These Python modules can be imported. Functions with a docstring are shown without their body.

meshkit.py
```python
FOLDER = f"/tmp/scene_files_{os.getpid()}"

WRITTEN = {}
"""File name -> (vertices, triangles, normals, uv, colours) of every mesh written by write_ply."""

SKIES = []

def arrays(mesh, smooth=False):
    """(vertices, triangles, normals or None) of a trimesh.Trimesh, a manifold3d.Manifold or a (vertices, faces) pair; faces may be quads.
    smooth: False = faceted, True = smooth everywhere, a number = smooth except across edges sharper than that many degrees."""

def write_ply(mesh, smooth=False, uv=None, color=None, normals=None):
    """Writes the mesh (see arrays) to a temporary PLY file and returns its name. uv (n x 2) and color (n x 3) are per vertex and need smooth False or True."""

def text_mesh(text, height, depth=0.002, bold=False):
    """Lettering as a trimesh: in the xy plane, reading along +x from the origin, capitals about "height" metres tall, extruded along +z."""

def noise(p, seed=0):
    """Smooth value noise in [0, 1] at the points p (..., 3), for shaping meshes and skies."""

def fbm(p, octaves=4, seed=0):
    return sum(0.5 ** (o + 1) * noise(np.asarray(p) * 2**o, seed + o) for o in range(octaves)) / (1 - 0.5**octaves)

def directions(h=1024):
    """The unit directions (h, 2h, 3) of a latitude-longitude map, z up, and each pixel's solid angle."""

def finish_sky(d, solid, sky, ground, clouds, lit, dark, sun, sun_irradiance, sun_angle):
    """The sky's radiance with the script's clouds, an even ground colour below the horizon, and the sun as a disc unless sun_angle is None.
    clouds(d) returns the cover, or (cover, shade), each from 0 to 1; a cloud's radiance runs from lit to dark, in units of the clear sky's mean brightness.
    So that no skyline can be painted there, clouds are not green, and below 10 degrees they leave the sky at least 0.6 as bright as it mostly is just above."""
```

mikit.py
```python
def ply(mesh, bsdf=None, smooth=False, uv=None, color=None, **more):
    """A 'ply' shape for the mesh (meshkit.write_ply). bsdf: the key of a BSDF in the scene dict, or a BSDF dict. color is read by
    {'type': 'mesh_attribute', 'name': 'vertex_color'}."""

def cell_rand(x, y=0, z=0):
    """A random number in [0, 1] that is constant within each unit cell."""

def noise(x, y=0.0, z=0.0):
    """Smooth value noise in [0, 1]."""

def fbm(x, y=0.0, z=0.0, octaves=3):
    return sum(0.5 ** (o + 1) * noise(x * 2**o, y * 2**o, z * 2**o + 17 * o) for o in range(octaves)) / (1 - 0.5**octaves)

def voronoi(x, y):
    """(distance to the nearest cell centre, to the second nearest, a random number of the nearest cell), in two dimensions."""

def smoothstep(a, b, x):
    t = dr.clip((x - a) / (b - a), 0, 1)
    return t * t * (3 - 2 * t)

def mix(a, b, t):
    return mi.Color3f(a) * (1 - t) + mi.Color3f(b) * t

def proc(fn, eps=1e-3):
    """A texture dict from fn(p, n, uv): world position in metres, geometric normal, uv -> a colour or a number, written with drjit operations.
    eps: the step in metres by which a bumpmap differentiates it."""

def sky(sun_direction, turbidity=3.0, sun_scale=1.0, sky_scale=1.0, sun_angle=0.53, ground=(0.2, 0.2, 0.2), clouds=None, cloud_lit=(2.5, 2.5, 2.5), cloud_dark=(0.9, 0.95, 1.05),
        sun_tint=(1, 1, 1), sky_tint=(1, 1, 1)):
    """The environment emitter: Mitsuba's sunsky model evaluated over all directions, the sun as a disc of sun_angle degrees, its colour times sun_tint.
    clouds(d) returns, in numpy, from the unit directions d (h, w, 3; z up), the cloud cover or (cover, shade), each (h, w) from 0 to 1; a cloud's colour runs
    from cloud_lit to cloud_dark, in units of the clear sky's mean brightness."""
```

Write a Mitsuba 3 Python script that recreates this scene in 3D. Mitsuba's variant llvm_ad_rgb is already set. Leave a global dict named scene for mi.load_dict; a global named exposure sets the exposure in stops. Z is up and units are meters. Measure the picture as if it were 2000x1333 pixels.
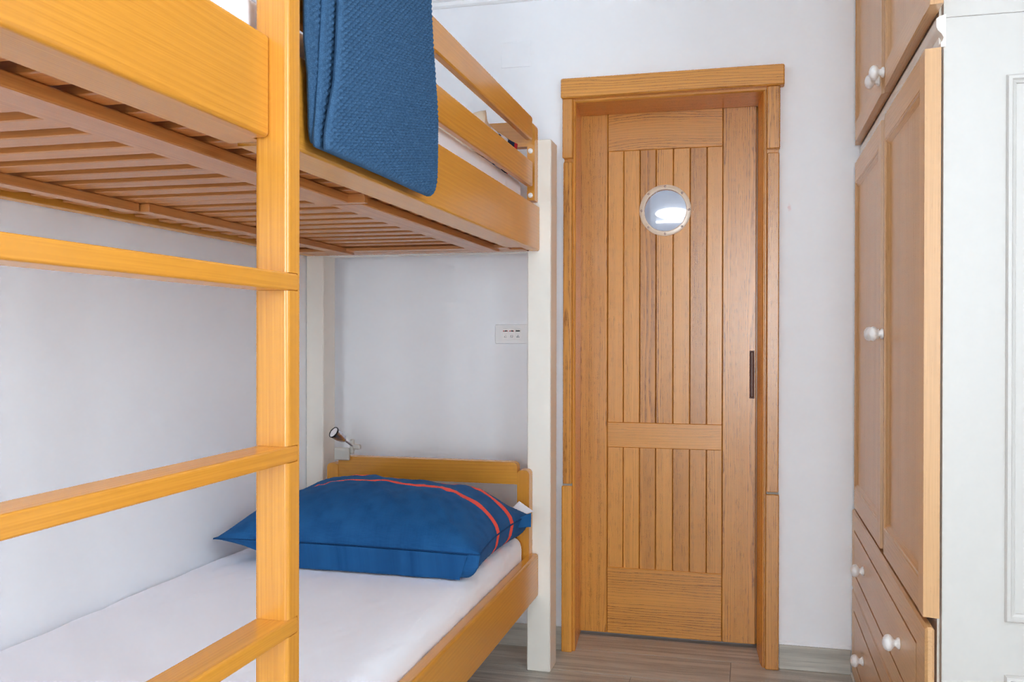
import math, random
import numpy as np, trimesh, drjit as dr, mitsuba as mi, mikit, meshkit
import manifold3d as m3
from mikit import noise, fbm, cell_rand, smoothstep, mix, proc

scene, labels = {'type': 'scene'}, {}
HC = 1.15                       # height of the lens above the floor; coordinates below are given relative to the lens
rnd = random.Random(7)

# ------------------------------------------------------------------ camera, light, exposure
YAW, PITCH, ROLL, FPX = 0.250048, -0.0032545, -0.0018448, 1802.5
fwd = np.array([-math.sin(YAW) * math.cos(PITCH), math.cos(YAW) * math.cos(PITCH), math.sin(PITCH)])
r0 = np.array([math.cos(YAW), math.sin(YAW), 0.0]); d0 = np.cross(fwd, r0)
down = -math.sin(ROLL) * r0 + math.cos(ROLL) * d0
exposure = -0.26
WINDOW_SIDE = (10.3, 11.6, 12.5)     # daylight on the white blind of the window in the right wall
WINDOW_FRONT = (18.4, 20.8, 22.4)    # the same of the window behind the camera
LAMP = (9.0, 9.2, 9.3)            # round ceiling lamp
BATH_LAMP = (1.7, 1.75, 1.85)
BATH_FILL = (60.0, 62.0, 65.0)  # radiance of the added, unseen fill light in the bathroom
scene['camera'] = {'type': 'perspective', 'fov_axis': 'x', 'fov': math.degrees(2 * math.atan(1000 / FPX)), 'near_clip': 0.05, 'far_clip': 50.0,
    'to_world': mi.ScalarTransform4f().look_at(origin=[0, 0, HC], target=[fwd[0], fwd[1], HC + fwd[2]], up=(-down).tolist())}

# ------------------------------------------------------------------ helpers
def numbered(key):
    if key not in scene: return key
    k = 1
    while f'{key}_{k:03d}' in scene: k += 1
    return f'{key}_{k:03d}'

def tm(v, f): return trimesh.Trimesh(np.asarray(v, float), np.asarray(f, int), process=False)
def man(m):
    if isinstance(m, m3.Manifold): return m
    m = m.copy(); m.merge_vertices()
    return m3.Manifold(m3.Mesh(np.asarray(m.vertices, np.float32), np.asarray(m.faces, np.uint32)))
def mesh_of(m):
    if isinstance(m, trimesh.Trimesh): return m
    k = m.to_mesh(); return tm(k.vert_properties[:, :3], k.tri_verts)
def cut(a, *bs):
    a = man(a)
    for b in bs: a = a - man(b)
    return mesh_of(a)
def join(*ms): return trimesh.util.concatenate([mesh_of(m) for m in ms])
def union(*ms):
    a = man(ms[0])
    for b in ms[1:]: a = a + man(b)
    return mesh_of(a)

def box(x0, x1, y0, y1, z0, z1, r=0.0, seg=1):
    """Box with edges chamfered (seg 1) or rounded (seg > 1) by r."""
    lo, hi = np.array([min(x0, x1), min(y0, y1), min(z0, z1)]), np.array([max(x0, x1), max(y0, y1), max(z0, z1)])
    if r <= 0:
        return trimesh.creation.box(bounds=[lo, hi])
    r = min(r, 0.49 * (hi - lo).min())
    dirs = []
    if seg == 1:
        dirs = [np.array(d, float) for d in ((1, 0, 0), (0, 1, 0), (0, 0, 1))]
    else:
        for i in range(seg + 1):
            for j in range(seg + 1):
                a, b = i / seg * math.pi / 2, j / seg * math.pi / 2
                dirs.append(np.array([math.cos(a) * math.cos(b), math.sin(a) * math.cos(b), math.sin(b)]))
    pts = []
    for sx in (-1, 1):
        for sy in (-1, 1):
            for sz in (-1, 1):
                s = np.array([sx, sy, sz]); c = np.where(s > 0, hi - r, lo + r)
                pts += [c + s * d * r for d in dirs]
    return trimesh.convex.convex_hull(np.unique(np.round(pts, 6), axis=0))

def prism(poly, axis, a, b):
    """Extrudes a polygon (list of 2-d points in the two other axes, in order) along axis from a to b."""
    from shapely.geometry import Polygon
    m = trimesh.creation.extrude_polygon(Polygon(poly), abs(b - a), engine='earcut')
    v = m.vertices.copy(); e = v[:, 2] + min(a, b)
    if axis == 'z': v = np.stack([v[:, 0], v[:, 1], e], 1)
    elif axis == 'y': v = np.stack([v[:, 0], e, v[:, 1]], 1)
    else: v = np.stack([e, v[:, 0], v[:, 1]], 1)
    m = tm(v, m.faces); m.fix_normals(); return m

def lathe(profile, origin, axis, n=40):
    """Revolves (radius, height) pairs about axis through origin."""
    m = trimesh.creation.revolve(np.asarray(profile, float), sections=n)
    axis = np.asarray(axis, float) / np.linalg.norm(axis)
    m.apply_transform(trimesh.geometry.align_vectors([0, 0, 1], axis)); m.apply_translation(origin)
    m.merge_vertices(); m.fix_normals()
    return m

def tube(pts, r, n=12):
    pts = np.asarray(pts, float); rs = np.broadcast_to(r, len(pts)); v, f = [], []
    t = np.gradient(pts, axis=0); up = np.array([0.31, 0.17, 0.93])
    for i, p in enumerate(pts):
        d = t[i] / np.linalg.norm(t[i]); a = np.cross(d, up); a /= np.linalg.norm(a); b = np.cross(d, a)
        for k in range(n):
            w = 2 * math.pi * k / n; v.append(p + rs[i] * (math.cos(w) * a + math.sin(w) * b))
    for i in range(len(pts) - 1):
        for k in range(n):
            q = (k + 1) % n; f += [[i * n + k, i * n + q, (i + 1) * n + q], [i * n + k, (i + 1) * n + q, (i + 1) * n + k]]
    v += [pts[0], pts[-1]]; c0, c1 = len(v) - 2, len(v) - 1; e = (len(pts) - 1) * n
    for k in range(n):
        q = (k + 1) % n; f += [[c0, q, k], [c1, e + k, e + q]]
    m = tm(v, f); m.fix_normals(); return m

AX = {'x': 0.0, 'y': 1.0, 'z': 2.0}
piece_seed = [0]
def add(key, mesh, bsdf, grain=None, smooth=40, uv=None, seed=None, parent=None, emit=None):
    """ONE entry of the scene. grain: the axis along which the wood of this piece runs (a solid wood needs the axis and a seed for each piece)."""
    if parent: key = parent + '__' + key
    key = numbered(key); m = mesh_of(mesh).copy(); m.apply_translation([0, 0, HC])
    more = {} if emit is None else {'emitter': {'type': 'area', 'radiance': {'type': 'rgb', 'value': list(emit)}}}
    if grain is not None:
        piece_seed[0] += 1; sd = piece_seed[0] if seed is None else seed
        if smooth is False: m = tm(m.triangles.reshape(-1, 3), np.arange(len(m.faces) * 3).reshape(-1, 3))
        else: m = trimesh.graph.smooth_shade(m, angle=math.radians(smooth), facet_minarea=None)
        scene[key] = mikit.ply(m, bsdf, smooth=True, uv=np.tile([AX[grain], float(sd)], (len(m.vertices), 1)), **more)
    elif uv is not None:
        scene[key] = mikit.ply(m, bsdf, smooth=True, uv=uv, **more)
    else:
        scene[key] = mikit.ply(m, bsdf, smooth=smooth, **more)
    return key

def tag(key, label=None, category=None, group=None, kind=None):
    labels[key] = {k: v for k, v in (('label', label), ('category', category), ('group', group), ('kind', kind)) if v}
def structure(key, label=None): tag(key, label, kind='structure')

# ------------------------------------------------------------------ materials
def lin(r, g, b):
    return [((c / 255) / 12.92 if c / 255 <= 0.04045 else ((c / 255 + 0.055) / 1.055) ** 2.4) for c in (r, g, b)]
def srgb(*c): return {'type': 'rgb', 'value': lin(*c)}
def principled(color, rough=0.5, spec=0.5, **k):
    return {'type': 'twosided', 'bsdf': {'type': 'principled', 'base_color': color if isinstance(color, dict) else srgb(*color), 'roughness': rough, 'specular': spec, **k}}

def solid(p, uv):
    """Coordinates along the grain and across it (two), and the piece's number."""
    a, sd = dr.round(uv.x), dr.round(uv.y)
    s = dr.select(a < 0.5, p.x, dr.select(a < 1.5, p.y, p.z))
    t = dr.select(a < 0.5, p.y, p.x); r = dr.select(a < 1.5, p.z, p.y)
    return s + 7 * cell_rand(sd, 3, 1), t, r, sd

def make_wood(light, dark, ring, contrast, fleck, tone, warp=0.010, taper=0.012):
    light, dark = lin(*light), lin(*dark)
    def fn(p, n, uv):
        s, t, r, sd = solid(p, uv)
        k1, k2, k3, k4 = cell_rand(sd, 1, 5), cell_rand(sd, 2, 9), cell_rand(sd, 4, 2), cell_rand(sd, 6, 3)
        c0 = dr.round(t / 0.11) * 0.11 + (k1 - 0.5) * 0.07          # the heart of the board lies near its middle
        ct, cr = t - c0 + 0.022 * (noise(s * 0.9, sd, 3.3) - 0.5), 0.006 + 0.06 * k2
        d = dr.sqrt(ct * ct + cr * cr) + taper * (k3 - 0.35) * s + warp * (noise(s * 2.6, t * 22, sd) - 0.5) + 0.3 * warp * (noise(s * 9, t * 70, r * 70) - 0.5)
        d = d + 0.35 * r
        ph = d / ring; fr = ph - dr.floor(ph)
        band = smoothstep(0.10, 0.72, fr) * (1 - smoothstep(0.84, 1.0, fr)) * (0.35 + 0.9 * noise(ph * 0.31, s * 0.6, sd))
        fib = noise(s * 7, t * 600, r * 600) - 0.5
        por = smoothstep(0.66, 0.84, noise(s * 45, t * 800, r * 800) * 0.7 + 0.3 * band)
        m = contrast * band + 0.22 * fib + fleck * por + tone * (k4 - 0.5) + 0.14 * (noise(s * 1.7, t * 14, r * 14 + sd) - 0.5)
        return mix(light, dark, dr.clip(m + 0.24, 0, 1))
    return fn

scene['pine'] = principled(proc(make_wood((209, 145, 54), (160, 88, 18), 0.0040, 0.11, 0.03, 0.12, 0.006)), 0.22, 0.6)
scene['slat_pine'] = principled(proc(make_wood((190, 124, 66), (134, 74, 30), 0.005, 0.16, 0.05, 0.20, 0.006)), 0.26, 0.9)
scene['oak'] = principled(proc(make_wood((226, 156, 68), (130, 68, 16), 0.0036, 0.25, 0.40, 0.34)), 0.26, 0.55)
scene['wardrobe_oak'] = principled(proc(make_wood((202, 154, 104), (146, 98, 54), 0.0034, 0.06, 0.20, 0.12)), 0.26, 0.8)
scene['walnut'] = principled(proc(make_wood((112, 62, 36), (70, 34, 18), 0.006, 0.4, 0.2, 0.1)), 0.4, 0.4)

def plaster(p, n, uv):
    return 0.5 * fbm(p.x * 9, p.y * 9, p.z * 9) + 0.25 * noise(p.x * 60, p.y * 60, p.z * 60)
def wall_colour(p, n, uv):
    # clean paint with one small pinkish smudge beside the door frame
    d = dr.sqrt(dr.square(p.x - 0.139) + dr.square((p.z - 1.606) * 0.7) + dr.square(p.y - 3.3465)) + 0.006 * (noise(p.x * 160, p.z * 160) - 0.5)
    return mix(lin(239, 241, 245), lin(232, 196, 200), 0.5 * (1 - smoothstep(0.002, 0.010, d)))
scene['wall_paint'] = {'type': 'twosided', 'bsdf': {'type': 'bumpmap', 'scale': 0.004, 'arbitrary': proc(plaster, 2e-3),
    'bsdf': {'type': 'principled', 'base_color': proc(wall_colour), 'roughness': 0.75, 'specular': 0.25}}}
scene['ceiling_paint'] = principled((240, 242, 244), 0.8, 0.2)
scene['white_paint'] = principled((192, 187, 182), 0.42, 0.4)
scene['cream_paint'] = principled((228, 222, 212), 0.38, 0.45)
scene['white_plastic'] = principled((236, 236, 236), 0.3, 0.5)
scene['porcelain'] = principled((244, 243, 242), 0.12, 0.55)
scene['black_plastic'] = principled((26, 24, 26), 0.35, 0.5)
scene['grey_print'] = principled((96, 98, 104), 0.5, 0.3)
scene['red_print'] = principled((176, 40, 30), 0.4, 0.4)
scene['chrome'] = {'type': 'roughconductor', 'material': 'Cr', 'alpha': 0.06}
scene['steel'] = {'type': 'roughconductor', 'material': 'Cr', 'alpha': 0.2}
scene['acrylic'] = principled((222, 200, 176), 0.22, 0.6)
scene['clear_plastic'] = {'type': 'principled', 'base_color': srgb(226, 222, 212), 'roughness': 0.25, 'spec_trans': 0.35, 'eta': 1.4}
scene['lens'] = principled((246, 246, 250), 0.25, 0.5)
scene['pane_glass'] = {'type': 'thindielectric', 'int_ior': 1.5}
scene['blind'] = principled((240, 240, 240), 0.8, 0.2)
scene['grout'] = principled((150, 143, 134), 0.9, 0.2)
scene['bath_tile'] = principled((214, 220, 230), 0.4, 0.4)

def tile_wood(p, n, uv):
    s, t, r, sd = solid(p, uv)
    k = cell_rand(sd, 5, 5)
    w = noise(s * 2.0, t * 9, sd * 3.1) - 0.5
    g = fbm(s * 3.0 + 3 * k, (t + 0.02 * w) * 60 + 40 * k, r * 60, 4)
    f = noise(s * 22, t * 420, r * 420)
    m = 0.55 * smoothstep(0.25, 0.75, g) + 0.35 * (f - 0.5) + 0.35 * (k - 0.5) + 0.3 * (noise(s * 3, t * 14, sd) - 0.5)
    return mix(lin(186, 181, 171), lin(130, 125, 115), dr.clip(m, 0, 1))
scene['plank_tile'] = principled(proc(tile_wood), 0.36, 0.45)

def sheet_weave(p, n, uv):
    return 0.5 * fbm(p.x * 34 - p.y * 9, p.y * 5 + p.x * 2, p.z * 20, 4) + 0.012 * noise(p.x * 900, p.y * 900, p.z * 900)
scene['sheet'] = {'type': 'twosided', 'bsdf': {'type': 'bumpmap', 'scale': 0.016, 'arbitrary': proc(sheet_weave, 2e-3),
    'bsdf': {'type': 'principled', 'base_color': srgb(234, 235, 242), 'roughness': 0.85, 'specular': 0.15, 'sheen': 0.2}}}

def knit(p, n, uv):
    f = noise(p.x * 1400, p.y * 700, p.z * 700)
    g = noise(p.y * 260, p.z * 260, p.x * 260)
    m = 0.25 + 0.35 * smoothstep(0.45, 0.85, f) + 0.20 * (g - 0.4)
    return mix(lin(28, 60, 92), lin(76, 108, 138), dr.clip(m, 0, 1))
scene['knit'] = principled(proc(knit), 0.9, 0.15, sheen=0.4)

def pillow_print(p, n, uv):
    # uv in metres across the pillow: v runs from the front edge to the back edge
    v = uv.y
    th = 0.5 + 0.25 * noise(uv.x * 1500, uv.y * 90) + 0.25 * noise(uv.x * 90, uv.y * 1500)
    base = mix(lin(8, 58, 108), lin(30, 86, 136), dr.clip(th + 0.5 * (noise(uv.x * 40, uv.y * 40) - 0.5), 0, 1))
    def stripe(c, w): return smoothstep(c - w, c - w + 0.0015, v) * (1 - smoothstep(c + w - 0.0015, c + w, v))
    k = dr.maximum(stripe(0.275, 0.0165), stripe(0.425, 0.0165))
    return mix(base, lin(228, 84, 72), k)
scene['pillow_cotton'] = principled(proc(pillow_print), 0.8, 0.2, sheen=0.3)
def pillow_print2(p, n, uv):
    u = uv.y
    base = mix(lin(206, 184, 158), lin(224, 208, 188), noise(uv.x * 30, uv.y * 30))
    c = mix(base, lin(232, 232, 240), smoothstep(0.12, 0.122, u))
    c = mix(c, lin(36, 62, 104), smoothstep(0.22, 0.222, u) * (1 - smoothstep(0.245, 0.247, u)))
    c = mix(c, lin(24, 44, 78), smoothstep(0.31, 0.312, u))
    return mix(c, lin(196, 44, 52), smoothstep(0.365, 0.367, u))
scene['pillow_cotton_light'] = principled(proc(pillow_print2), 0.8, 0.2, sheen=0.3)
scene['pillow_seam'] = principled((16, 60, 104), 0.8, 0.2)

# ------------------------------------------------------------------ room shell (coordinates relative to the lens)
XL, XR, YB, YF, ZF, ZC = -1.575, 0.98, 3.3465, -4.00, -HC, 1.352
OX0, OX1, OZ = -0.640, 0.085, 0.90              # the doorway in the back wall
WT = 0.26
add('wall_back', join(box(XL, OX0, YB, YB + WT, ZF, ZC), box(OX1, XR + .2, YB, YB + WT, ZF, ZC), box(OX0, OX1, YB, YB + WT, OZ, ZC)), 'wall_paint', smooth=False)
structure('wall_back')
add('wall_left', box(XL - .15, XL, YF - .2, YB + WT, ZF, ZC), 'wall_paint', smooth=False); structure('wall_left')
WY0, WY1, WZ0, WZ1 = -0.15, 0.95, -0.10, 1.12    # window in the right wall
add('wall_right', join(box(XR, XR + .2, YF - .2, WY0, ZF, ZC), box(XR, XR + .2, WY1, YB, ZF, ZC), box(XR, XR + .2, WY0, WY1, ZF, WZ0), box(XR, XR + .2, WY0, WY1, WZ1, ZC)), 'wall_paint', smooth=False)
structure('wall_right')
FX0, FX1, FZ0, FZ1 = -0.40, 0.90, -0.80, 1.25    # window in the wall behind the camera
add('wall_front', join(box(XL, FX0, YF - .2, YF, ZF, ZC), box(FX1, XR, YF - .2, YF, ZF, ZC), box(FX0, FX1, YF - .2, YF, ZF, FZ0), box(FX0, FX1, YF - .2, YF, FZ1, ZC)), 'wall_paint', smooth=False)
structure('wall_front')
add('ceiling', box(XL - .15, XR + .2, YF - .2, YB + WT, ZC, ZC + .1), 'ceiling_paint', smooth=False); structure('ceiling')
add('floor', box(XL - .15, XR + .2, YF - .2, YB + 2.4, ZF - .1, ZF - .0035), 'grout', smooth=False); structure('floor')

def window(key, axis):
    if axis == 'x':
        fr = lambda a0, a1, z0, z1, d0, d1: box(XR + d0, XR + d1, a0, a1, z0, z1, .004); A0, A1, B0, B1 = WY0, WY1, WZ0, WZ1
    else:
        fr = lambda a0, a1, z0, z1, d0, d1: box(a0, a1, YF - d0, YF - d1, z0, z1, .004); A0, A1, B0, B1 = FX0, FX1, FZ0, FZ1
    w = .055; mid = (A0 + A1) / 2
    add('frame', join(fr(A0, A1, B0, B0 + w, .05, .11), fr(A0, A1, B1 - w, B1, .05, .11), fr(A0, A0 + w, B0, B1, .05, .11), fr(A1 - w, A1, B0, B1, .05, .11), fr(mid - w, mid + w, B0, B1, .05, .11)), 'white_paint', parent=key)
    add('sill', fr(A0 - .04, A1 + .04, B0 - .03, B0 + .004, -.03, .11), 'white_paint', parent=key)
    # a translucent white blind with the day behind it: it gives off the light that comes through it
    if axis == 'x': v = [[XR + .12, A0, B0], [XR + .12, A1, B0], [XR + .12, A1, B1], [XR + .12, A0, B1]]; f = [[0, 3, 2], [0, 2, 1]]
    else: v = [[A0, YF - .12, B0], [A1, YF - .12, B0], [A1, YF - .12, B1], [A0, YF - .12, B1]]; f = [[0, 2, 3], [0, 1, 2]]
    m = tm(v, f); want = np.array([-1, 0, 0]) if axis == 'x' else np.array([0, 1, 0])
    if m.face_normals[0] @ want < 0: m.invert()
    add('blind', m, 'blind', smooth=False, parent=key, emit=WINDOW_SIDE if axis == 'x' else WINDOW_FRONT)
    structure(key)
window('window_1', 'x'); window('window_2', 'y')

# round ceiling lamp
CLX, CLY = -0.05, -0.35
lk = 'ceiling_lamp'
add('base', lathe([(0, 0), (.20, 0), (.20, -.03), (.185, -.034), (0, -.034)], [CLX, CLY, ZC], [0, 0, 1], 48), 'white_paint', parent=lk)
add('diffuser', lathe([(0, -.095), (.07, -.091), (.13, -.078), (.165, -.06), (.18, -.036), (0, -.036)], [CLX, CLY, ZC], [0, 0, 1], 48), 'lens', parent=lk, emit=LAMP, smooth=True)
tag(lk, 'round white ceiling lamp with a domed diffuser', 'lamp')

# cornice along the back and left walls, plaster
prof = [(0, 0), (0, -.098), (.010, -.098), (.016, -.092), (.016, -.078), (.030, -.074), (.034, -.060), (.052, -.040), (.070, -.030), (.072, -.012), (.086, -.008), (.086, 0)]
add('trim_1', join(prism([(YB - a, ZC + b) for a, b in prof], 'x', XL, XR), prism([(XL + a, ZC + b) for a, b in prof], 'y', YF, YB)), 'ceiling_paint', smooth=30)
structure('trim_1')

# floor of wood-look tiles laid across the room
rows = [YB - .212 - .229 * k for k in range(34)]
edges = [(YB - .212, YB + .016)] + [(YB - .212 - .229 * (k + 1), YB - .212 - .229 * k) for k in range(31)] + [(YB + .016, YB + .192)]
G = .0018
for i, (ya, yb) in enumerate(edges):
    if i == len(edges) - 1: xs = [(OX0 + .01, OX1 - .01)]
    else:
        off = {0: -.055, 1: -.381}.get(i, rnd.uniform(-1.1, 0.0)); L = 1.18
        cuts = [XL] + [c for c in (off - L, off, off + L, off + 2 * L) if XL + .06 < c < XR - .06] + [XR]
        xs = list(zip(cuts[:-1], cuts[1:]))
    for xa, xb in xs:
        lip = 0 if i != 0 else .0
        yy1 = min(yb, YB - .001) if (i == 0 and False) else yb
        if i == 0 and (xa < OX0 or xb > OX1): pass
        add('plank', box(xa + G / 2, xb - G / 2, ya + G, yy1 - G / 2, ZF - .009, ZF, .0012), 'plank_tile', grain='x', parent='floor', smooth=False)

# baseboards cut from the same tile
def baseboard(key, segs, axis):
    for a, b in segs:
        if axis == 'x': add('piece', box(a, b, YB - .010, YB - .0005, ZF + .0005, ZF + .0845, .001), 'plank_tile', grain='x', parent=key, smooth=False)
        else: add('piece', box(XL + .0005, XL + .010, a, b, ZF + .0005, ZF + .0845, .001), 'plank_tile', grain='y', parent=key, smooth=False)
    structure(key)
baseboard('baseboard_back', [(XL + .010, -1.10), (-1.098, -.662), (.109, .3445)], 'x')
baseboard('baseboard_left', [(YF, -2.6), (-2.598, -1.5), (-1.498, -.4), (-.398, .8), (.802, 2.0), (2.002, YB - .0105)], 'y')
# rough white plaster bead where the wall meets the baseboard beside the door
def bead(x0, x1):
    n = 60; xs = np.linspace(x0, x1, n); v, f = [], []
    for x in xs:
        k = meshkit.noise(np.array([[x * 70, 3.1, 0]]))[0]; h = .010 + .007 * meshkit.noise(np.array([[x * 40, 0, 5.0]]))[0]
        for dy, dz in ((0, 0), (-.0065 - .002 * k, .0005), (-.005 - .002 * k, h * .6), (0, h)): v.append([x, YB + .001 + dy, ZF + .0846 + dz])
    for i in range(n - 1):
        for k in range(4):
            q = (k + 1) % 4; f += [[i * 4 + k, i * 4 + q, i * 4 + 4 + q], [i * 4 + k, i * 4 + 4 + q, i * 4 + 4 + k]]
    f += [[0, 2, 1], [0, 3, 2], [4 * n - 4, 4 * n - 3, 4 * n - 2], [4 * n - 4, 4 * n - 2, 4 * n - 1]]
    m = tm(v, f); m.fix_normals(); return m
add('trim_2', bead(.109, .345), 'wall_paint', smooth=30); structure('trim_2')
# painted-over square cover on the wall above the bunk
add('cover_plate', box(-.897, -.785, YB - .0022, YB + .001, 1.011, 1.108, .0015), 'wall_paint')
tag('cover_plate', 'flat square cover plate painted over in wall white, above the bunk guard rail', 'cover plate')

# ------------------------------------------------------------------ door
YD = 3.545                              # face of the door leaf
KD = YD / YB
d = 'door_1'
ZD0, ZD1 = ZF + .011, .875
gx = [-.4957, -.4378, -.3787, -.3207, -.2598, -.2003, -.1412, -.0863]
gx = [g * KD for g in gx]
LX0, LX1 = -.690, .0295
rails = [(.7195, ZD1), (-.421, -.3235), (ZD0, -.884)]
pcx, pcz, pr = -.3055, .4872, .0525 * KD
hole = trimesh.creation.cylinder(radius=.0815, height=.2, sections=64); hole.apply_transform(trimesh.geometry.align_vectors([0, 0, 1], [0, 1, 0])); hole.apply_translation([pcx, YD, pcz])
add('stile', box(LX0, gx[0] - .0006, YD, YD + .04, ZD0, ZD1, .0022), 'oak', grain='z', parent=d)
slot = box(.0075, .0245, YD - .01, YD + .016, -.224, -.045, .006, 3)
add('stile', cut(box(gx[-1] + .0006, LX1, YD, YD + .04, ZD0, ZD1, .0022), box(.0065, .0245, YD - .01, YD + .016, -.2235, -.0455, .0075, 3)), 'oak', grain='z', parent=d)
add('pull_handle', cut(box(.0065, .0245, YD - .0012, YD + .014, -.2235, -.0455, .0012), box(.0092, .0218, YD - .02, YD + .009, -.2205, -.0485, .003)), 'walnut', grain='z', parent=d)
for z0, z1 in rails:
    add('rail', box(gx[0] + .0006, gx[-1] - .0006, YD - .001, YD + .04, z0, z1, .0026), 'oak', grain='x', parent=d)
for za, zb in ((-.3235, .7195), (-.884, -.421)):
    for k in range(7):
        b = box(gx[k] + .0007, gx[k + 1] - .0007, YD + .004, YD + .034, za - .004, zb + .004, .0024)
        if za > -.4 and abs((gx[k] + gx[k + 1]) / 2 - pcx) < .115: b = cut(b, hole)
        add('plank', b, 'oak', grain='z', parent=d)
add('core', cut(box(gx[0], gx[-1], YD + .0345, YD + .0375, ZD0 + .01, ZD1 - .01), hole), 'oak', grain='z', parent=d)
ring = d + '__porthole'
ro = .0978
add('porthole', lathe([(.0795, -.006), (.0795, .004), (.0808, .0058), (.0835, .0062), (ro - .003, .0052), (ro, .003), (ro, 0), (.0813, 0), (.0813, -.006), (.0795, -.006)], [pcx, YD + .004, pcz], [0, -1, 0], 72), 'acrylic', parent=d, smooth=35)
for k in range(8):
    a = k * math.pi / 4
    add('screw', lathe([(0, .0030), (.0026, .0026), (.0042, .0010), (.0042, 0), (0, 0)], [pcx + .0893 * math.sin(a), YD - .0016, pcz + .0893 * math.cos(a)], [0, -1, 0], 14), 'steel', parent=ring)
v = [[0, 0, 0]] + [[.0812 * math.cos(a), 0, .0812 * math.sin(a)] for a in np.linspace(0, 2 * math.pi, 64, endpoint=False)]
pm = tm(np.array(v) + [pcx, YD + .006, pcz], [[0, 1 + (k + 1) % 64, 1 + k] for k in range(64)])
add('pane', pm, 'pane_glass', parent=ring, smooth=False)

# lining of the reveal (its sides lean a little), moulded inner arris, casing
JL0, JL1, JR0, JR1, ZT = -.612, -.628, .047, .031, .862
YJ = YD + .12
def side(pts, z0, z1): return prism(pts, 'z', z0, z1)
add('jamb', side([(OX0 - .004, YB - .012), (JL0 - .004, YB - .012), (JL0, YB - .008), (JL0, YB + .004), (JL1 - .002, YD - .003), (JL1 - .002, YJ), (OX0 - .004, YJ)], ZF + .0005, ZT + .03), 'oak', grain='z', parent=d)
add('jamb', side([(JR0 + .006, YB - .012), (OX1 + .004, YB - .012), (OX1 + .004, YJ), (JR1 + .012, YJ), (JR1 + .012, YD - .02), (JR1 + .004, YD - .022), (JR0 - .002, YB + .03), (JR0 + .002, YB + .004)], ZF + .0005, ZT + .03), 'oak', grain='z', parent=d)
add('door_stop', box(.0205, JR1 + .0115, YD + .0415, YD + .060, ZF + .001, ZT + .01, .001), 'oak', grain='z', parent=d)
add('head_lining', box(JL0 - .02, JR0 + .02, YB - .012, YD - .002, ZT, ZT + .03, .003), 'oak', grain='x', parent=d)
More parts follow.
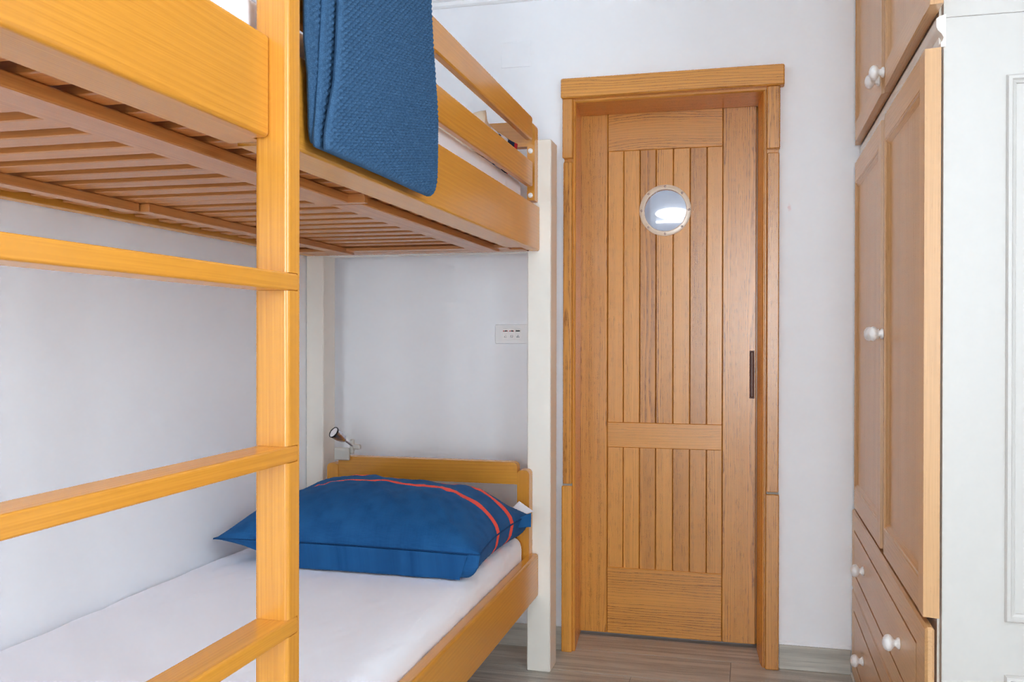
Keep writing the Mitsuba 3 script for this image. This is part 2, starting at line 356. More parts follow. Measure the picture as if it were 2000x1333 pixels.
add('head_lining', box(JL0 - .02, JR0 + .02, YD - .002, YJ, ZT + .014, ZT + .03, .001), 'oak', grain='x', parent=d)
def flat(x0, x1, y, z0, z1, r=.003, g='z', name='casing', seg=1):
    add(name, box(x0, x1, YB - y, YB - .0005, z0, z1, r, seg), 'oak', grain=g, parent=d)
for x0, x1, i0, i1 in ((-.656, -.622, -.622, JL0 - .001), (.064, .1045, JR0 + .007, .064)):
    flat(x0, x1, .024, -.535, .645, .003)                                    # pilaster
    flat(x0 - .002, x1 + .002, .034, .657, .874, .003, name='pilaster_block')  # block under the header
    flat(x0 + .001, x1 - .001, .008, .640, .660, .001, name='pilaster_neck')
    add('joint_filler', box(x0, x1, YB - .0225, YB - .0005, -.545, -.530, .001), 'grout', parent=d)
    flat(x0 - .003, x1 + .002, .030, ZF + .0005, -.541, .003, name='plinth_block')
    flat(i0, i1, .015, ZF + .0005, ZT + .02, .0035, name='arris_moulding')
flat(JL0 - .02, JR0 + .02, .015, ZT + .001, ZT + .03, .0035, 'x', 'arris_moulding')
flat(-.654, .106, .022, .880, .905, .002, 'x', 'header_fascia')
flat(-.662, .1205, .046, .8735, .945, .004, 'x', 'header')
structure(d, 'honey oak plank door with a round porthole and a deep oak frame')

# bathroom behind the door, seen through the porthole
by0, by1 = YB + WT, YB + 2.2
add('wall_bathroom', join(box(-1.4, 1.0, by1, by1 + .1, ZF, ZC), box(-1.5, -1.4, by0, by1, ZF, ZC), box(1.0, 1.1, by0, by1, ZF, ZC), box(-1.5, 1.1, by0, by1 + .1, ZC, ZC + .1)), 'bath_tile', smooth=False)
structure('wall_bathroom')
bl = 'bathroom_lamp'
c = np.array([-.437, by1, .742])
sh = lathe([(0, .040), (.05, .036), (.085, .024), (.098, .008), (.1, 0), (0, 0)], [0, 0, 0], [0, -1, 0], 40)
sh.vertices[:, 2] *= .34; sh.apply_translation(c)
add('shade', sh, 'lens', parent=bl, emit=BATH_LAMP, smooth=True)
add('light_bar', box(c[0] - .095, c[0] + .11, by1 - .012, by1, c[2] - .056, c[2] - .044, .002), 'lens', parent=bl, emit=BATH_LAMP)
add('fill_dome', lathe([(0, -.06), (.10, -.05), (.15, -.02), (.16, 0), (0, 0)], [.3, by0 + .7, ZC], [0, 0, 1], 40), 'lens', parent='bathroom_fill_light', emit=BATH_FILL, smooth=True)  # invented dome out of view, added to brighten the wall behind the porthole
tag('bathroom_fill_light', 'unseen dome fill light added on the bathroom ceiling to brighten the porthole view', 'lamp')
tag(bl, 'glowing white bathroom lamp seen through the door porthole', 'lamp')

# ------------------------------------------------------------------ bunk bed
b = 'bunk_bed'
RX1, RX0 = -.694, -.729                 # upper rail
PY0, PY1, PX0, PX1 = 3.099, 3.198, -.737, -.654
YN = .56                                # near end of the beds
ZR0, ZR1 = .299, .452
# painted posts
for x0, x1, za in ((PX0, PX1, .683), (XL + .003, -1.503, .683)):
    add('post', box(x0, x1, PY0, PY1, ZF + .0005, za, .003), 'cream_paint', parent=b)
    add('post', box(x0, x1, YN - .1, YN - .005, ZF + .0005, za, .003), 'cream_paint', parent=b)
add('crossbeam', box(-1.503, PX0, PY0 + .004, PY0 + .064, .297, .42, .003), 'cream_paint', parent=b)
add('crossbeam', box(-1.503, PX0, YN - .08, YN - .02, .297, .42, .003), 'cream_paint', parent=b)
# ladder
LPX0, LPX1, LPY0, LPY1 = -.7195, -.664, 1.250, 1.292
L2Y0, L2Y1 = .560, .602
rungs = [(.0705, .0975), (-.1885, -.1630), (-.4495, -.4235)]
RF = LPX1 + .0015
notch = [box(LPX0 - .01, LPX1 + .01, L2Y1 - .03, LPY0 + .031, z0, z1) for z0, z1 in rungs]
add('ladder_post', cut(box(LPX0, LPX1, LPY0, LPY1, ZF + .0005, 1.05, .0075, 4), *notch), 'pine', grain='z', parent=b)
add('ladder_post', cut(box(LPX0, LPX1, L2Y0, L2Y1, ZF + .0005, 1.05, .0075, 4), *notch), 'pine', grain='z', parent=b)
for z0, z1 in rungs:
    add('rung', box(LPX0 + .0005, RF, L2Y1 - .0295, LPY0 + .0305, z0 + .0003, z1 - .0003, .0038, 3), 'pine', grain='y', parent=b)
# upper frame
def rail_with_ledge(y0, y1, yl1, r): return union(box(RX0, RX1, y0, y1, ZR0, ZR1, r, 4), box(-.774, RX0 + .010, y0 + .001, yl1, ZR0, ZR0 + .0125))
add('side_rail', rail_with_ledge(L2Y1 + .0005, LPY0 - .0004, LPY0 + .02, .007), 'pine', grain='y', parent=b)
add('side_rail', rail_with_ledge(LPY1 + .0004, PY0 - .0004, 2.9515, .006), 'pine', grain='y', parent=b)
add('side_rail', box(XL + .004, -1.538, YN, PY0 - .0004, ZR0, ZR1, .005, 2), 'pine', grain='y', parent=b)
add('end_board', box(-1.537, RX0 - .001, 3.022, PY0 - .0006, ZR0, ZR1, .003), 'slat_pine', grain='x', parent=b)
add('end_cleat', box(-1.537, -.775, 2.952, 3.0215, ZR0 + .0005, ZR0 + .0125, .002), 'slat_pine', grain='x', parent=b)
# two slatted frames lying end to end: battens below, slats across
def slat_frame(y0, y1, dx, n, first):
    for xa, xb in ((-.913 + dx, -.838 + dx), (-1.405 + dx, -1.368 + dx)):
        add('batten', box(xa, xb, y0, y1, .291, .3115, .002), 'slat_pine', grain='y', parent=b)
    p = (y1 - y0 - .053) / (n - 1)
    for k in range(n):
        ya = y0 + k * p
        add('slat', box(-1.535, -.7305, ya, ya + .053, .312, .338, .002), 'slat_pine', grain='x', parent=b)
slat_frame(.62, 1.862, 0, 13, 0)
slat_frame(1.868, 3.018, .022, 12, 0)
add('splice_block', box(-.905, -.799, 1.846, 1.866, .2915, .3118, .001), 'slat_pine', grain='x', parent=b)
# guard rail, upper headboard
GX1, GX0 = -.697, -.720
for z0, z1, y1 in ((.660, .738, 3.002), (.506, .590, 3.008)):
    add('guard_rail', box(GX0, GX1, 1.2925, y1, z0, z1, .006, 4), 'pine', grain='y', parent=b)
def headboard(name, y0, y1, x0, x1, x0r, zt, zp, zr, zlow, pt):
    """End posts with rounded tops and a rail between them."""
    h = b + '__' + name
    def stub(xa, xb, sgn):
        r = .014; w = xb - xa
        c = [(xa, zlow), (xb, zlow)]
        arc = lambda cx, cz, a0, a1: [(cx + r * math.cos(a), cz + r * math.sin(a)) for a in np.linspace(a0, a1, 6)]
        poly = c + arc(xb - r, zp - r, 0, math.pi / 2) + arc(xa + r, zp - r, math.pi / 2, math.pi) if w > 2.2 * r else c + [(xb, zp - .012), (xb - .004, zp - .003), (xb - .010, zp), (xa + .010, zp), (xa + .004, zp - .003), (xa, zp - .012)]
        return prism(poly, 'y', y0, y1)
    add('headboard_post', stub(x0, x0 + pt, -1), 'pine', grain='z', parent=h)
    add('headboard_post', stub(x1 - pt, x1, 1), 'pine', grain='z', parent=h)
    r = .018; xa, xb = x0 + pt + .0004, x1 - pt - .0004
    arc = lambda cx, a0, a1: [(cx + r * math.cos(a), zt - r + r * math.sin(a)) for a in np.linspace(a0, a1, 6)]
    poly = [(xa, zr), (xb, zr)] + arc(xb - r, 0, math.pi / 2) + arc(xa + r, math.pi / 2, math.pi)
    add('top_rail', prism(poly, 'y', y0 + .002, y1 - .006), 'pine', grain='x', parent=h)
    if name == 'lower_headboard':
        add('low_rail', box(x0 + pt + .0005, x1 - pt - .0005, y0 + .014, y1 - .008, -.70, -.625, .004), 'pine', grain='x', parent=h)
    return h
headboard('lower_headboard', 3.046, 3.094, -1.462, -.717, -1.46, -.424, -.450, -.499, -.80, .042)
uh = headboard('upper_headboard', 3.046, 3.094, -1.53, -.700, -1.5, .735, .728, .650, .466, .026)
for z in (.634, .4835):
    add('bolt_cap', lathe([(0, .006), (.005, .0055), (.0085, .003), (.009, 0), (0, 0)], [-.7145, 3.0462, z], [0, -1, 0], 20), 'porcelain', parent=uh)
# lower bed
LX = -.6955
add('lower_side_rail', box(LX - .036, LX, YN, PY0 - .0004, -.889, -.741, .009, 4), 'pine', grain='y', parent=b)
add('lower_side_rail', box(XL + .004, XL + .034, YN, PY0 - .0004, -.889, -.8515, .004), 'pine', grain='y', parent=b)
add('lower_end_board', box(XL + .035, LX - .037, PY0 - .03, PY0 - .0006, -.885, -.82, .003), 'pine', grain='x', parent=b)
for k in range(16):
    ya = .60 + k * .155
    add('slat', box(XL + .0345, LX - .0365, ya, ya + .07, -.872, -.850, .002), 'slat_pine', grain='x', parent=b)
tag(b, 'tall bunk bed of honey-stained pine with a ladder, slatted upper base and cream corner posts', 'bunk bed')

# ------------------------------------------------------------------ mattresses with white sheets
def mattress(key, x0, x1, y0, y1, z0, z1, r, wave, label, group=None):
    nx, ny, seed = 46, 130, 11
    # rounded box: squash a cube grid
    g = trimesh.creation.box(extents=[1, 1, 1])
    m3b = m3.Manifold.cube([x1 - x0, y1 - y0, z1 - z0]).translate([x0, y0, z0]).refine_to_length(.011)
    m = mesh_of(m3b); v = m.vertices.copy()
    lo, hi = np.array([x0, y0, z0]) + r, np.array([x1, y1, z1]) - r
    c = np.clip(v, lo, hi); dd = v - c; L = np.linalg.norm(dd, axis=1, keepdims=True)
    mx = np.abs(dd).max(1, keepdims=True)
    v = np.where(mx > 1e-9, c + dd / np.maximum(L, 1e-9) * mx, v)
    top = v[:, 2] > z1 - .03
    w = meshkit.fbm(v * [2.2, 2.2, 0] + [0, 0, seed], 3, 5) - .5
    v[:, 2] += np.where(top, wave * w, 0)
    fold = meshkit.fbm(np.stack([v[:, 0] * 9 + v[:, 1] * 6, v[:, 1] * 1.2, v[:, 2] * 0], 1), 3, 9) - .5
    v[:, 2] += np.where(top, wave * .55 * fold, 0)
    fine = meshkit.fbm(np.stack([v[:, 0] * 30 - v[:, 1] * 9, v[:, 1] * 4.5 + v[:, 0] * 3, v[:, 2] * 0 + seed], 1), 3, 21) - .5
    patch = np.clip(meshkit.fbm(np.stack([v[:, 0] * 3, v[:, 1] * 2, v[:, 2] * 0], 1), 2, 4) * 2.4 - .5, 0, 1)
    v[:, 2] += np.where(top, wave * 1.3 * fine * patch, 0)
    front = v[:, 0] > x1 - .02
    k = meshkit.fbm(np.stack([v[:, 1] * 16, v[:, 2] * 4, v[:, 2] * 0], 1), 3, 3) - .5
    v[:, 0] += np.where(front, -.006 * np.abs(k) * 2, 0)
    key = add(key, tm(v, m.faces), 'sheet', smooth=True); tag(key, label, 'mattress', group)
mattress('mattress', XL + .004, -.7335, YN + .02, 3.043, -.849, -.669, .042, .007, 'mattress in a white fitted sheet on the lower bunk')
mattress('mattress', XL + .042, -.734, YN + .02, 3.019, .339, .530, .03, .004, 'mattress in a white sheet on the upper bunk behind the guard rail')

# ------------------------------------------------------------------ pillows
def pillow(key, cx, cy, hx, hy, zs, htop, zbot, mat, tips, wrinkle, lift=0.0, seed=0, n=90, part='body'):
    a, bb = np.meshgrid(np.linspace(-1, 1, n), np.linspace(-1, 1, n), indexing='ij')
    aa, b2 = np.sign(a) * np.abs(a) ** .8, np.sign(bb) * np.abs(bb) ** .8
    X = cx + hx * aa * (1 - .055 * (1 - b2 ** 2)); Yv = cy + hy * b2 * (1 - .07 * (1 - aa ** 2))
    T = np.maximum((1 - np.abs(aa) ** 2.6) * (1 - np.abs(b2) ** 2.6), 0)
    q = np.stack([X * 6, Yv * 6, X * 0 + seed], -1)
    wr = (meshkit.fbm(q, 4, seed) - .5)
    fold = np.abs(meshkit.fbm(np.stack([(X + .6 * Yv) * 13, (Yv - .6 * X) * 3.2, X * 0 + seed], -1), 3, seed + 4) - .5)
    edge = np.clip(T * 3, 0, 1)
    zt = zs + htop * T ** .62 + wrinkle * edge * (wr * 1.3 - fold * 1.2)
    for (tx, ty, dz, rad) in tips:
        w = np.exp(-(((aa - tx) / rad) ** 2 + ((b2 - ty) / rad) ** 2)); zt = zt + dz * w
    E = np.minimum(1, np.minimum(1 - np.abs(aa), 1 - np.abs(b2)) / .14)
    zb = zs - (zs - zbot) * np.sqrt(np.maximum(1 - (1 - E) ** 2, 0)) * (1 - lift * np.clip((-.35 - aa) / .65, 0, 1))
    for (tx, ty, dz, rad) in tips:
        w = np.exp(-(((aa - tx) / rad) ** 2 + ((b2 - ty) / rad) ** 2)); zb = zb + dz * w
    zb = np.minimum(zb, zt)
    top = np.stack([X, Yv, zt], -1).reshape(-1, 3); bot = np.stack([X, Yv, zb], -1).reshape(-1, 3)
    bot[:, 0] = cx + (bot[:, 0] - cx) * 1.0
    V = np.vstack([top, bot]); F = []
    I = np.arange(n * n).reshape(n, n); A, B, C, Dd = (x.ravel() for x in (I[:-1, :-1], I[1:, :-1], I[1:, 1:], I[:-1, 1:]))
    F = np.vstack([np.stack([A, B, C], 1), np.stack([A, C, Dd], 1), np.stack([A, C, B], 1) + n * n, np.stack([A, Dd, C], 1) + n * n])
    # close the rim (both rims coincide except where rounding differs)
    rim = np.concatenate([I[:, 0], I[-1, 1:], I[-2::-1, -1], I[0, -2:0:-1]])
    nx = np.roll(rim, -1)
    F = np.vstack([F, np.stack([rim, rim + n * n, nx], 1), np.stack([nx, rim + n * n, nx + n * n], 1)])
    uv = np.tile(np.stack([aa * hx + hx, b2 * hy + hy], -1).reshape(-1, 2), (2, 1))
    PR = top[rim[::2]]
    m = tm(V, F); return m, uv, PR
pk = 'pillow'
m, uv, PR = pillow(pk, -1.105, 2.69, .405, .295, -.588, .152, -.6635, 'pillow_cotton', [], .024, lift=.95, seed=3)
add('cover', m, 'pillow_cotton', uv=uv, parent=pk)
rim_pts = PR
add('seam', tube(np.vstack([rim_pts, rim_pts[:2]]), .0022, 8), 'pillow_seam', parent=pk)
def sheet(rows_, th=.0016):
    """A thin cloth from a grid of points (rows of equal length), both faces and the rim."""
    g = np.asarray(rows_, float); a, c = g.shape[:2]
    du, dv = np.gradient(g, axis=1), np.gradient(g, axis=0); nn = np.cross(du, dv); nn /= np.linalg.norm(nn, axis=-1, keepdims=True) + 1e-12
    V = np.vstack([(g + nn * th / 2).reshape(-1, 3), (g - nn * th / 2).reshape(-1, 3)]); I = np.arange(a * c).reshape(a, c)
    A, B, C, Dd = (x.ravel() for x in (I[:-1, :-1], I[1:, :-1], I[1:, 1:], I[:-1, 1:])); N = a * c
    F = [np.stack([A, B, C], 1), np.stack([A, C, Dd], 1), np.stack([A, C, B], 1) + N, np.stack([A, Dd, C], 1) + N]
    rim = np.concatenate([I[:, 0], I[-1, 1:], I[-2::-1, -1], I[0, -2:0:-1]]); nx = np.roll(rim, -1)
    F += [np.stack([rim, rim + N, nx], 1), np.stack([nx, rim + N, nx + N], 1)]
    m = tm(V, np.vstack(F)); m.fix_normals(); return m
# the hem of the pillowcase hangs down in front of the stitched seam
ts = np.linspace(0, 1, 50); rows_ = []
for h in np.linspace(0, 1, 9):
    x = -1.47 + ts * (.735 - .028 * h); wv = meshkit.fbm(np.stack([x * 11, x * 0 + h * .8, x * 0], -1), 3, 2) - .5
    yb = 2.397 + .050 * (1 - (2 * ts - 1) ** 2) * .28
    zt, zb = -.5865 - .004 * ts, -.6635 + .075 * np.clip((.30 - ts) / .30, 0, 1)
    rows_.append(np.stack([x, yb - .006 + h * .020 - .020 * wv * h, zt + (zb - zt) * h], -1))
hem = sheet(rows_)
add('hem', hem, 'pillow_cotton', uv=np.stack([hem.vertices[:, 0], 0 * hem.vertices[:, 0] + .02], -1), parent=pk)
def corner(pts):
    a, bb, c, dd = (np.array(q, float) for q in pts); n = 8
    return sheet([[(a + (bb - a) * u) * (1 - v) + (dd + (c - dd) * u) * v + [0, .006 * math.sin(3 * u), 0] for u in np.linspace(0, 1, n)] for v in np.linspace(0, 1, n)])
cm = corner([(-.742, 2.86, -.590), (-.684, 2.935, -.572), (-.684, 2.93, -.617), (-.738, 2.86, -.612)])
add('hem', cm, 'pillow_cotton', uv=np.stack([cm.vertices[:, 0], 0 * cm.vertices[:, 0] + .02], -1), parent=pk)
cm = corner([(-.760, 2.955, -.570), (-.742, 3.005, -.548), (-.690, 2.995, -.578), (-.722, 2.95, -.588)])
k = add('inner_pillow', cm, 'sheet', parent=pk, smooth=True); labels[k] = {'label': 'white corner of the inner pillow'}
tag(pk, 'plump blue pillow with two coral stripes on the lower bunk', 'pillow')
m, uv, _ = pillow('pillow', -1.125, 2.815, .375, .195, .652, .052, .5365, 'pillow_cotton_light', [(1, -1, .020, .16)], .012, seed=8, n=70)
k = numbered('pillow'); k = 'pillow_001'
add(k + '__cover', m, 'pillow_cotton_light', uv=uv)
tag(k, 'beige, white and navy pillow with a red edge, half hidden on the upper bunk', 'pillow')

# ------------------------------------------------------------------ blue knitted throw, folded and hung over the guard rail
def weave(y, l):
    """Height of the knit (0..1) in metres along the cloth: slanting ribs broken into stitches."""
    th = math.radians(36); s_ = l * math.cos(th) + y * math.sin(th); t_ = y * math.cos(th) - l * math.sin(th)
    k = np.floor(s_ / .0088); f = s_ / .0088 - k; rib = np.sin(np.pi * f) ** .8
    st = .5 + .5 * np.cos(2 * np.pi * (t_ / .0125 + .5 * (k % 2)))
    return rib * (.35 + .65 * st ** .7)
def throw_layer(xf, half, yl, yr, zb, rc, N, M, amp, seed):
    cx, cz = -.7085, .736; R = xf - cx
    La, Lb, Lc = cz - .655, math.pi * R, cz - zb; L = La + Lb + Lc
    s_ = np.linspace(0, 1, N) * L; path = []
    for q in s_:
        if q < La: path.append((cx - R, .655 + q, -1, 0))
        elif q < La + Lb: a = math.pi - (q - La) / R; path.append((cx + R * math.cos(a), cz + R * math.sin(a), math.cos(a), math.sin(a)))
        else: path.append((xf, cz - (q - La - Lb), 1, 0))
    path = np.array(path); t = np.linspace(0, 1, M); z = path[:, 1]
    low = np.where(s_ > La + Lb, np.clip((z - zb) / rc, 0, 1), 1.0); inset = rc * (1 - np.sqrt(np.maximum(1 - (1 - low) ** 2, 0)))
    y0 = yl(z) + inset * .35; y1 = yr(z) - inset
    Y = y0[:, None] + (y1 - y0)[:, None] * t[None]; S = np.repeat(s_[:, None], M, 1)
    e = np.minimum(np.minimum(Y - y0[:, None], y1[:, None] - Y), np.minimum(S, L - S) * 1.0); e = np.clip(e / (half * 1.3), 0, 1)
    h = half * np.sqrt(np.maximum(1 - (1 - e) ** 2, 0))
    big = (meshkit.fbm(np.stack([Y * 4.5, S * 3.5, Y * 0 + seed], -1), 3, seed) - .5) * .012 * np.clip((S - La - Lb) / .12, 0, 1)
    rim_d = np.minimum(np.minimum(Y - y0[:, None], y1[:, None] - Y), np.minimum(S, L - S))
    bump = amp * (weave(Y, S) - .5) * np.clip(rim_d / .016, .10, 1)
    P = lambda off: np.stack([path[:, 0][:, None] + path[:, 2][:, None] * off, Y, path[:, 1][:, None] + path[:, 3][:, None] * off], -1)
    g0, g1 = P(big + h + bump), P(big - h)
    V = np.vstack([g0.reshape(-1, 3), g1.reshape(-1, 3)]); I = np.arange(N * M).reshape(N, M); n = N * M
    A, B, C, Dd = (x.ravel() for x in (I[:-1, :-1], I[1:, :-1], I[1:, 1:], I[:-1, 1:]))
    F = [np.stack([A, B, C], 1), np.stack([A, C, Dd], 1), np.stack([A, C, B], 1) + n, np.stack([A, Dd, C], 1) + n]
    rim = np.concatenate([I[:, 0], I[-1, 1:], I[-2::-1, -1], I[0, -2:0:-1]]); nx = np.roll(rim, -1)
    F += [np.stack([rim, rim + n, nx], 1), np.stack([nx, rim + n, nx + n], 1)]
    m = tm(V, np.vstack(F)); 
    if m.volume < 0: m.invert()
    return m
bk = 'throw_blanket'
yr = lambda z: np.interp(z, [.30, .36, .47, .72, .80], [1.893, 1.896, 1.895, 1.853, 1.845])
add('outer_fold', throw_layer(-.6555, .0068, lambda z: np.interp(z, [.30, .42, .55, .7], [1.345, 1.385, 1.402, 1.410]), yr, .299, .05, 470, 450, .0074, 1), 'knit', parent=bk, smooth=True)
add('inner_fold', throw_layer(-.6690, .0058, lambda z: np.interp(z, [.30, .42, .55, .7], [1.345, 1.362, 1.374, 1.378]), lambda z: yr(z) - .004, .304, .03, 300, 340, .0040, 2), 'knit', parent=bk, smooth=True)
add('inner_fold', throw_layer(-.6805, .0050, lambda z: np.interp(z, [.31, .42, .47, .55, .7], [1.352, 1.343, 1.330, 1.330, 1.330]), lambda z: yr(z) - .008, .312, .03, 300, 340, .0036, 3), 'knit', parent=bk, smooth=True)
tag(bk, 'folded blue knitted throw hanging over the guard rail of the upper bunk', 'blanket')

# ------------------------------------------------------------------ built-in wardrobe
w = 'wardrobe'
WX, WN = .347, 2.031                     # front plane of the doors, plane of the white end panel
SPL = 2.648
def knob(y, z, parent, s=1.0, x=WX):
    pr = [(0, .0385), (.006, .038), (.0115, .0362), (.0165, .0325), (.0192, .0275), (.0195, .0235), (.0175, .019), (.0125, .0155), (.0085, .0135), (.0078, .0105), (.0095, .008), (.0125, .006), (.0138, .004), (.0138, .001), (.0125, 0), (0, 0)]
    add('knob', lathe([(r * s, h * s) for r, h in pr], [x, y, z], [-1, 0, 0], 32), 'porcelain', parent=parent, smooth=60)
def panel_door(y0, y1, z0, z1, th, st, rl, kn):
    """Frame of two stiles and two rails, moulding, sunk panel; y0 is the near edge."""
    k = numbered(w + '__door'); n = [k]
    # the door's own entry is its panel; frame pieces and moulding stand under it
    add('door', box(WX + .011, WX + .018, y0 + st - .008, y1 - st + .008, z0 + rl - .008, z1 - rl + .008), 'wardrobe_oak', grain='z', parent=w, smooth=False)
    R = .0065; arc = [(R * (1 - math.sin(q)), R * (1 - math.cos(q))) for q in np.linspace(0, math.pi / 2, 6)]
    prof = [(WX + dx, dy) for dx, dy in arc] + [(WX + th - .001, 0), (WX + th, .001), (WX + th, st), (WX, st)]
    add('stile', prism([(x, y0 + y) for x, y in prof], 'z', z0, z1), 'wardrobe_oak', grain='z', parent=k)
    add('stile', prism([(x, y1 - y) for x, y in prof[::-1]], 'z', z0, z1), 'wardrobe_oak', grain='z', parent=k)
    add('rail', box(WX, WX + th, y0 + st + .0002, y1 - st - .0002, z0, z0 + rl, .0012), 'wardrobe_oak', grain='y', parent=k)
    add('rail', box(WX, WX + th, y0 + st + .0002, y1 - st - .0002, z1 - rl, z1, .0012), 'wardrobe_oak', grain='y', parent=k)
    a0, a1, c0, c1 = y0 + st, y1 - st, z0 + rl, z1 - rl
    # mitred moulding: a rebate and a sloping ogee down to the panel
    prof = [(0, .0012), (.0025, .0012), (.004, .004), (.008, .0055), (.013, .0095), (.0145, .0112), (.0, .0112)]
    crn = [(a0, c0, 1, 1), (a1, c0, -1, 1), (a1, c1, -1, -1), (a0, c1, 1, -1)]; q = len(prof)
    for i in range(4):
        V = [[WX + dx, cy + sy * t, cz + sz * t] for (cy, cz, sy, sz) in (crn[i], crn[(i + 1) % 4]) for (t, dx) in prof]
        F = [f for e in range(q) for f in ([e, q + e, q + (e + 1) % q], [e, q + (e + 1) % q, (e + 1) % q])]
        F += [[0, e + 1, e] for e in range(1, q - 1)] + [[q, q + e, q + e + 1] for e in range(1, q - 1)]
        mm = tm(V, F); mm.fix_normals(); add('moulding', mm, 'wardrobe_oak', grain='yz'[i % 2], parent=k, smooth=25)
    for (y, z) in kn: knob(y, z, k)
    return k
ZU0, ZL1, ZL0 = .660, .5885, -.566
panel_door(1.965, SPL - .001, ZU0, 1.30, .024, .062, .062, [(2.603, .7035)])
panel_door(SPL + .001, YB - .004, ZU0, 1.30, .024, .062, .062, [(2.690, .7035)])
panel_door(2.018, SPL - .001, ZL0, ZL1, .030, .062, .068, [(2.605, .013)])
panel_door(SPL + .001, YB - .004, ZL0, ZL1, .030, .062, .068, [(2.690, .013)])
def drawer(z0, z1, kz):
    """Slab front with a V-groove cut round it."""
    k = numbered(w + '__drawer'); y0, y1 = 2.000, YB - .006
    gi, gw, gd = .066, .0060, .0075
    def frame(e): return box(WX - .01, WX + gd, y0 + gi + .040 - e, y1 - gi + e, z0 + gi - e, z1 - gi + e)
    fr = cut(box(WX, WX + .018, y0, y1, z0, z1, .005), cut(frame(gw), frame(0)))
    add('drawer', fr, 'wardrobe_oak', grain='y', parent=w, smooth=30)
    def strip(e): return box(WX + .0050, WX + .0085, y0 + gi + .040 - e, y1 - gi + e, z0 + gi - e, z1 - gi + e)
    add('groove', cut(strip(gw + .0005), box(WX - .01, WX + .02, y0 + gi + .0405, y1 - gi - .0005, z0 + gi + .0005, z1 - gi - .0005)), 'wardrobe_oak', grain='y', parent=k, smooth=False)
    for y in (2.318, 3.010): knob(y, kz, k, 1.0)
drawer(-.848, -.5805, -.7145)
drawer(-1.138, -.852, -.992)
# painted carcass: end panel with mouldings, ledge with cornice between the two tiers, plinth
add('carcass', join(box(WX + .0315, .95, WN + .022, YB - .003, ZF + .02, 1.30)), 'cream_paint', parent=w, smooth=False)
add('plinth', box(WX - .004, WX + .04, 2.03, YB - .012, ZF + .0005, ZF + .0115, .001), 'cream_paint', parent=w)
lp = [(WX + .040, .592), (WX + .031, .592), (WX + .030, .600), (WX + .034, .604), (WX + .036, .611), (WX + .031, .620), (WX + .025, .626), (WX + .022, .634), (WX + .022, .650), (WX + .028, .654), (WX + .040, .658)]
add('ledge_moulding', prism(lp, 'y', 2.028, YB - .004), 'cream_paint', parent=w, smooth=25)
# end panel facing the camera: two panels framed by planted moulding
ek = w + '__end_panel'; EX = XR - .003
add('end_panel', box(WX + .036, EX, WN, WN + .0215, ZF + .0005, .6512, .0010), 'white_paint', parent=w)
add('end_panel', box(WX + .036, EX, WN, WN + .0215, .6516, 1.30, .0010), 'white_paint', parent=w)
def planted(x0, x1, z0, z1, parent):
    prof = [(0, 0), (0, .004), (.003, .0085), (.009, .0095), (.012, .006), (.017, .004), (.019, 0)]
    V, F = [], []
    for (cx, cz, sx, sz) in ((x0, z0, 1, 1), (x1, z0, -1, 1), (x1, z1, -1, -1), (x0, z1, 1, -1)):
        for (t, dy) in prof: V.append([cx + sx * t, WN + .0005 - dy, cz + sz * t])
    q = len(prof)
    for i in range(4):
        j = (i + 1) % 4
        for e in range(q):
            e2 = (e + 1) % q; F += [[i * q + e, j * q + e, j * q + e2], [i * q + e, j * q + e2, i * q + e2]]
    mm = tm(V, F); mm.fix_normals(); add('panel_moulding', mm, 'white_paint', parent=parent, smooth=25)
planted(.499, .85, -.566, .527, ek); planted(.499, .85, -1.05, -.672, ek); planted(.499, .85, .74, 1.22, ek + '_001')
tag(w, 'built-in oak wardrobe with panelled doors, two drawers, white knobs and a white end panel', 'wardrobe')

# ------------------------------------------------------------------ reading lamp clipped to the lower headboard
rl = 'reading_lamp'
face, back = np.array([-1.408, 2.985, -.333]), np.array([-1.386, 3.022, -.362])
ax = (face - back) / np.linalg.norm(face - back)
LN = float(np.linalg.norm(face - back))
add('head', lathe([(0, -.004), (.0085, -.003), (.0125, .004), (.0165, .020), (.0188, LN * .75), (.0200, LN), (.0182, LN), (.0172, LN - .004), (0, LN - .004)], back, ax, 40), 'chrome', parent=rl, smooth=30)
k = add('rim', lathe([(.0182, LN - .001), (.0202, LN - .004), (.0212, LN - .001), (.0205, LN + .0022), (.0188, LN + .0022), (.0182, LN)], back, ax, 40), 'black_plastic', parent=rl, smooth=40)
add('lens', lathe([(0, LN - .0005), (.0184, LN - .0005), (.0184, LN - .0035), (0, LN - .0035)], back, ax, 40), 'lens', parent=rl)
neck = [back - ax * .003, back - ax * .014 + [.004, .003, -.004], back - ax * .024 + [.010, .008, -.010]]
add('neck', tube(neck, .0034), 'steel', parent=rl)
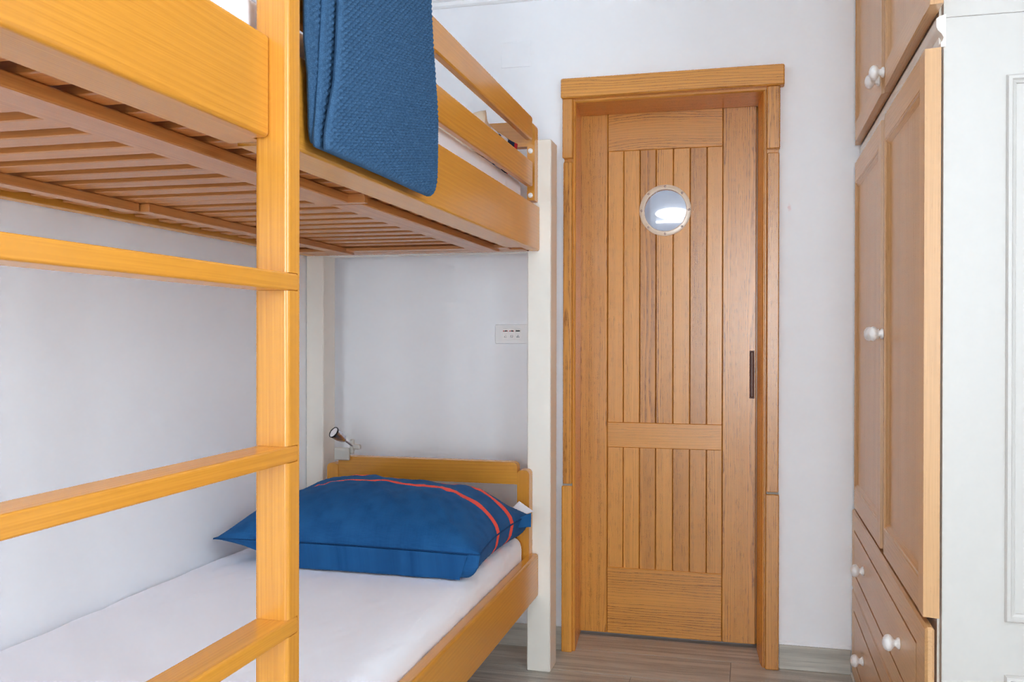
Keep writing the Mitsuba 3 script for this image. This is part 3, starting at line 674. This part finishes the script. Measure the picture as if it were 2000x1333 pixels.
add('clamp', join(box(-1.4290, -1.371, 3.031, 3.0445, -.4365, -.392, .004, 3), box(-1.4180, -1.385, 3.036, 3.085, -.4215, -.400, .004, 3), box(-1.376, -1.360, 3.045, 3.058, -.4155, -.362, .005, 3), box(-1.362, -1.334, 3.040, 3.056, -.398, -.380, .005, 3)), 'clear_plastic', parent=rl, smooth=40)
tag(rl, 'small chrome reading lamp with a clear plastic clamp on the lower headboard', 'lamp')

# ------------------------------------------------------------------ wall control plate by the lower bunk
cp = 'control_plate'
add('cover', box(-.918, -.790, YB - .009, YB - .0004, -.0215, .0505, .003, 2), 'white_plastic', parent=cp)
xa, xb, za, zb = -.8895, -.8165, -.0065, .0350
wd = (xb - xa) / 3
for k in range(3):
    x0 = xa + k * wd
    mk = add('module', box(x0 + .0006, x0 + wd - .0006, YB - .0105, YB - .006, za, zb, .0008), 'porcelain', parent=cp)
    y = YB - .0112
    if k < 2:
        add('display', box(x0 + .0035, x0 + .0075, y, y + .002, .0238, .0280), 'red_print', parent=mk, smooth=False)
        add('display', box(x0 + .0095, x0 + .0175, y, y + .002, .0238, .0285), 'black_plastic', parent=mk, smooth=False)
        add('display', box(x0 + .0178, x0 + .0205, y, y + .002, .0238, .0280), 'red_print', parent=mk, smooth=False)
    else:
        add('display', box(x0 + .0035, x0 + .0195, y, y + .002, .0240, .0290), 'black_plastic', parent=mk, smooth=False)
    cxk = x0 + wd / 2
    if k == 0: icon = join(box(cxk - .001, cxk + .001, y, y + .002, .0085, .0108), box(cxk - .0035, cxk - .0026, y, y + .002, .002, .0075), box(cxk + .0026, cxk + .0035, y, y + .002, .002, .0075), box(cxk - .0035, cxk + .0035, y, y + .002, .0012, .0021))
    elif k == 1: icon = join(box(cxk - .004, cxk - .003, y, y + .002, .0015, .010), box(cxk + .003, cxk + .004, y, y + .002, .0015, .010), box(cxk - .003, cxk + .003, y, y + .002, .0015, .0026), box(cxk - .002, cxk + .002, y, y + .002, .0095, .0104))
    else: icon = join(box(cxk - .0012, cxk + .0012, y, y + .002, .006, .0105), box(cxk - .0045, cxk - .0016, y, y + .002, .0015, .0055), box(cxk + .0016, cxk + .0045, y, y + .002, .0015, .0055))
    add('icon', icon, 'grey_print', parent=mk, smooth=False)
tag(cp, 'small white wall control plate with three modules and red and black displays', 'wall plate')
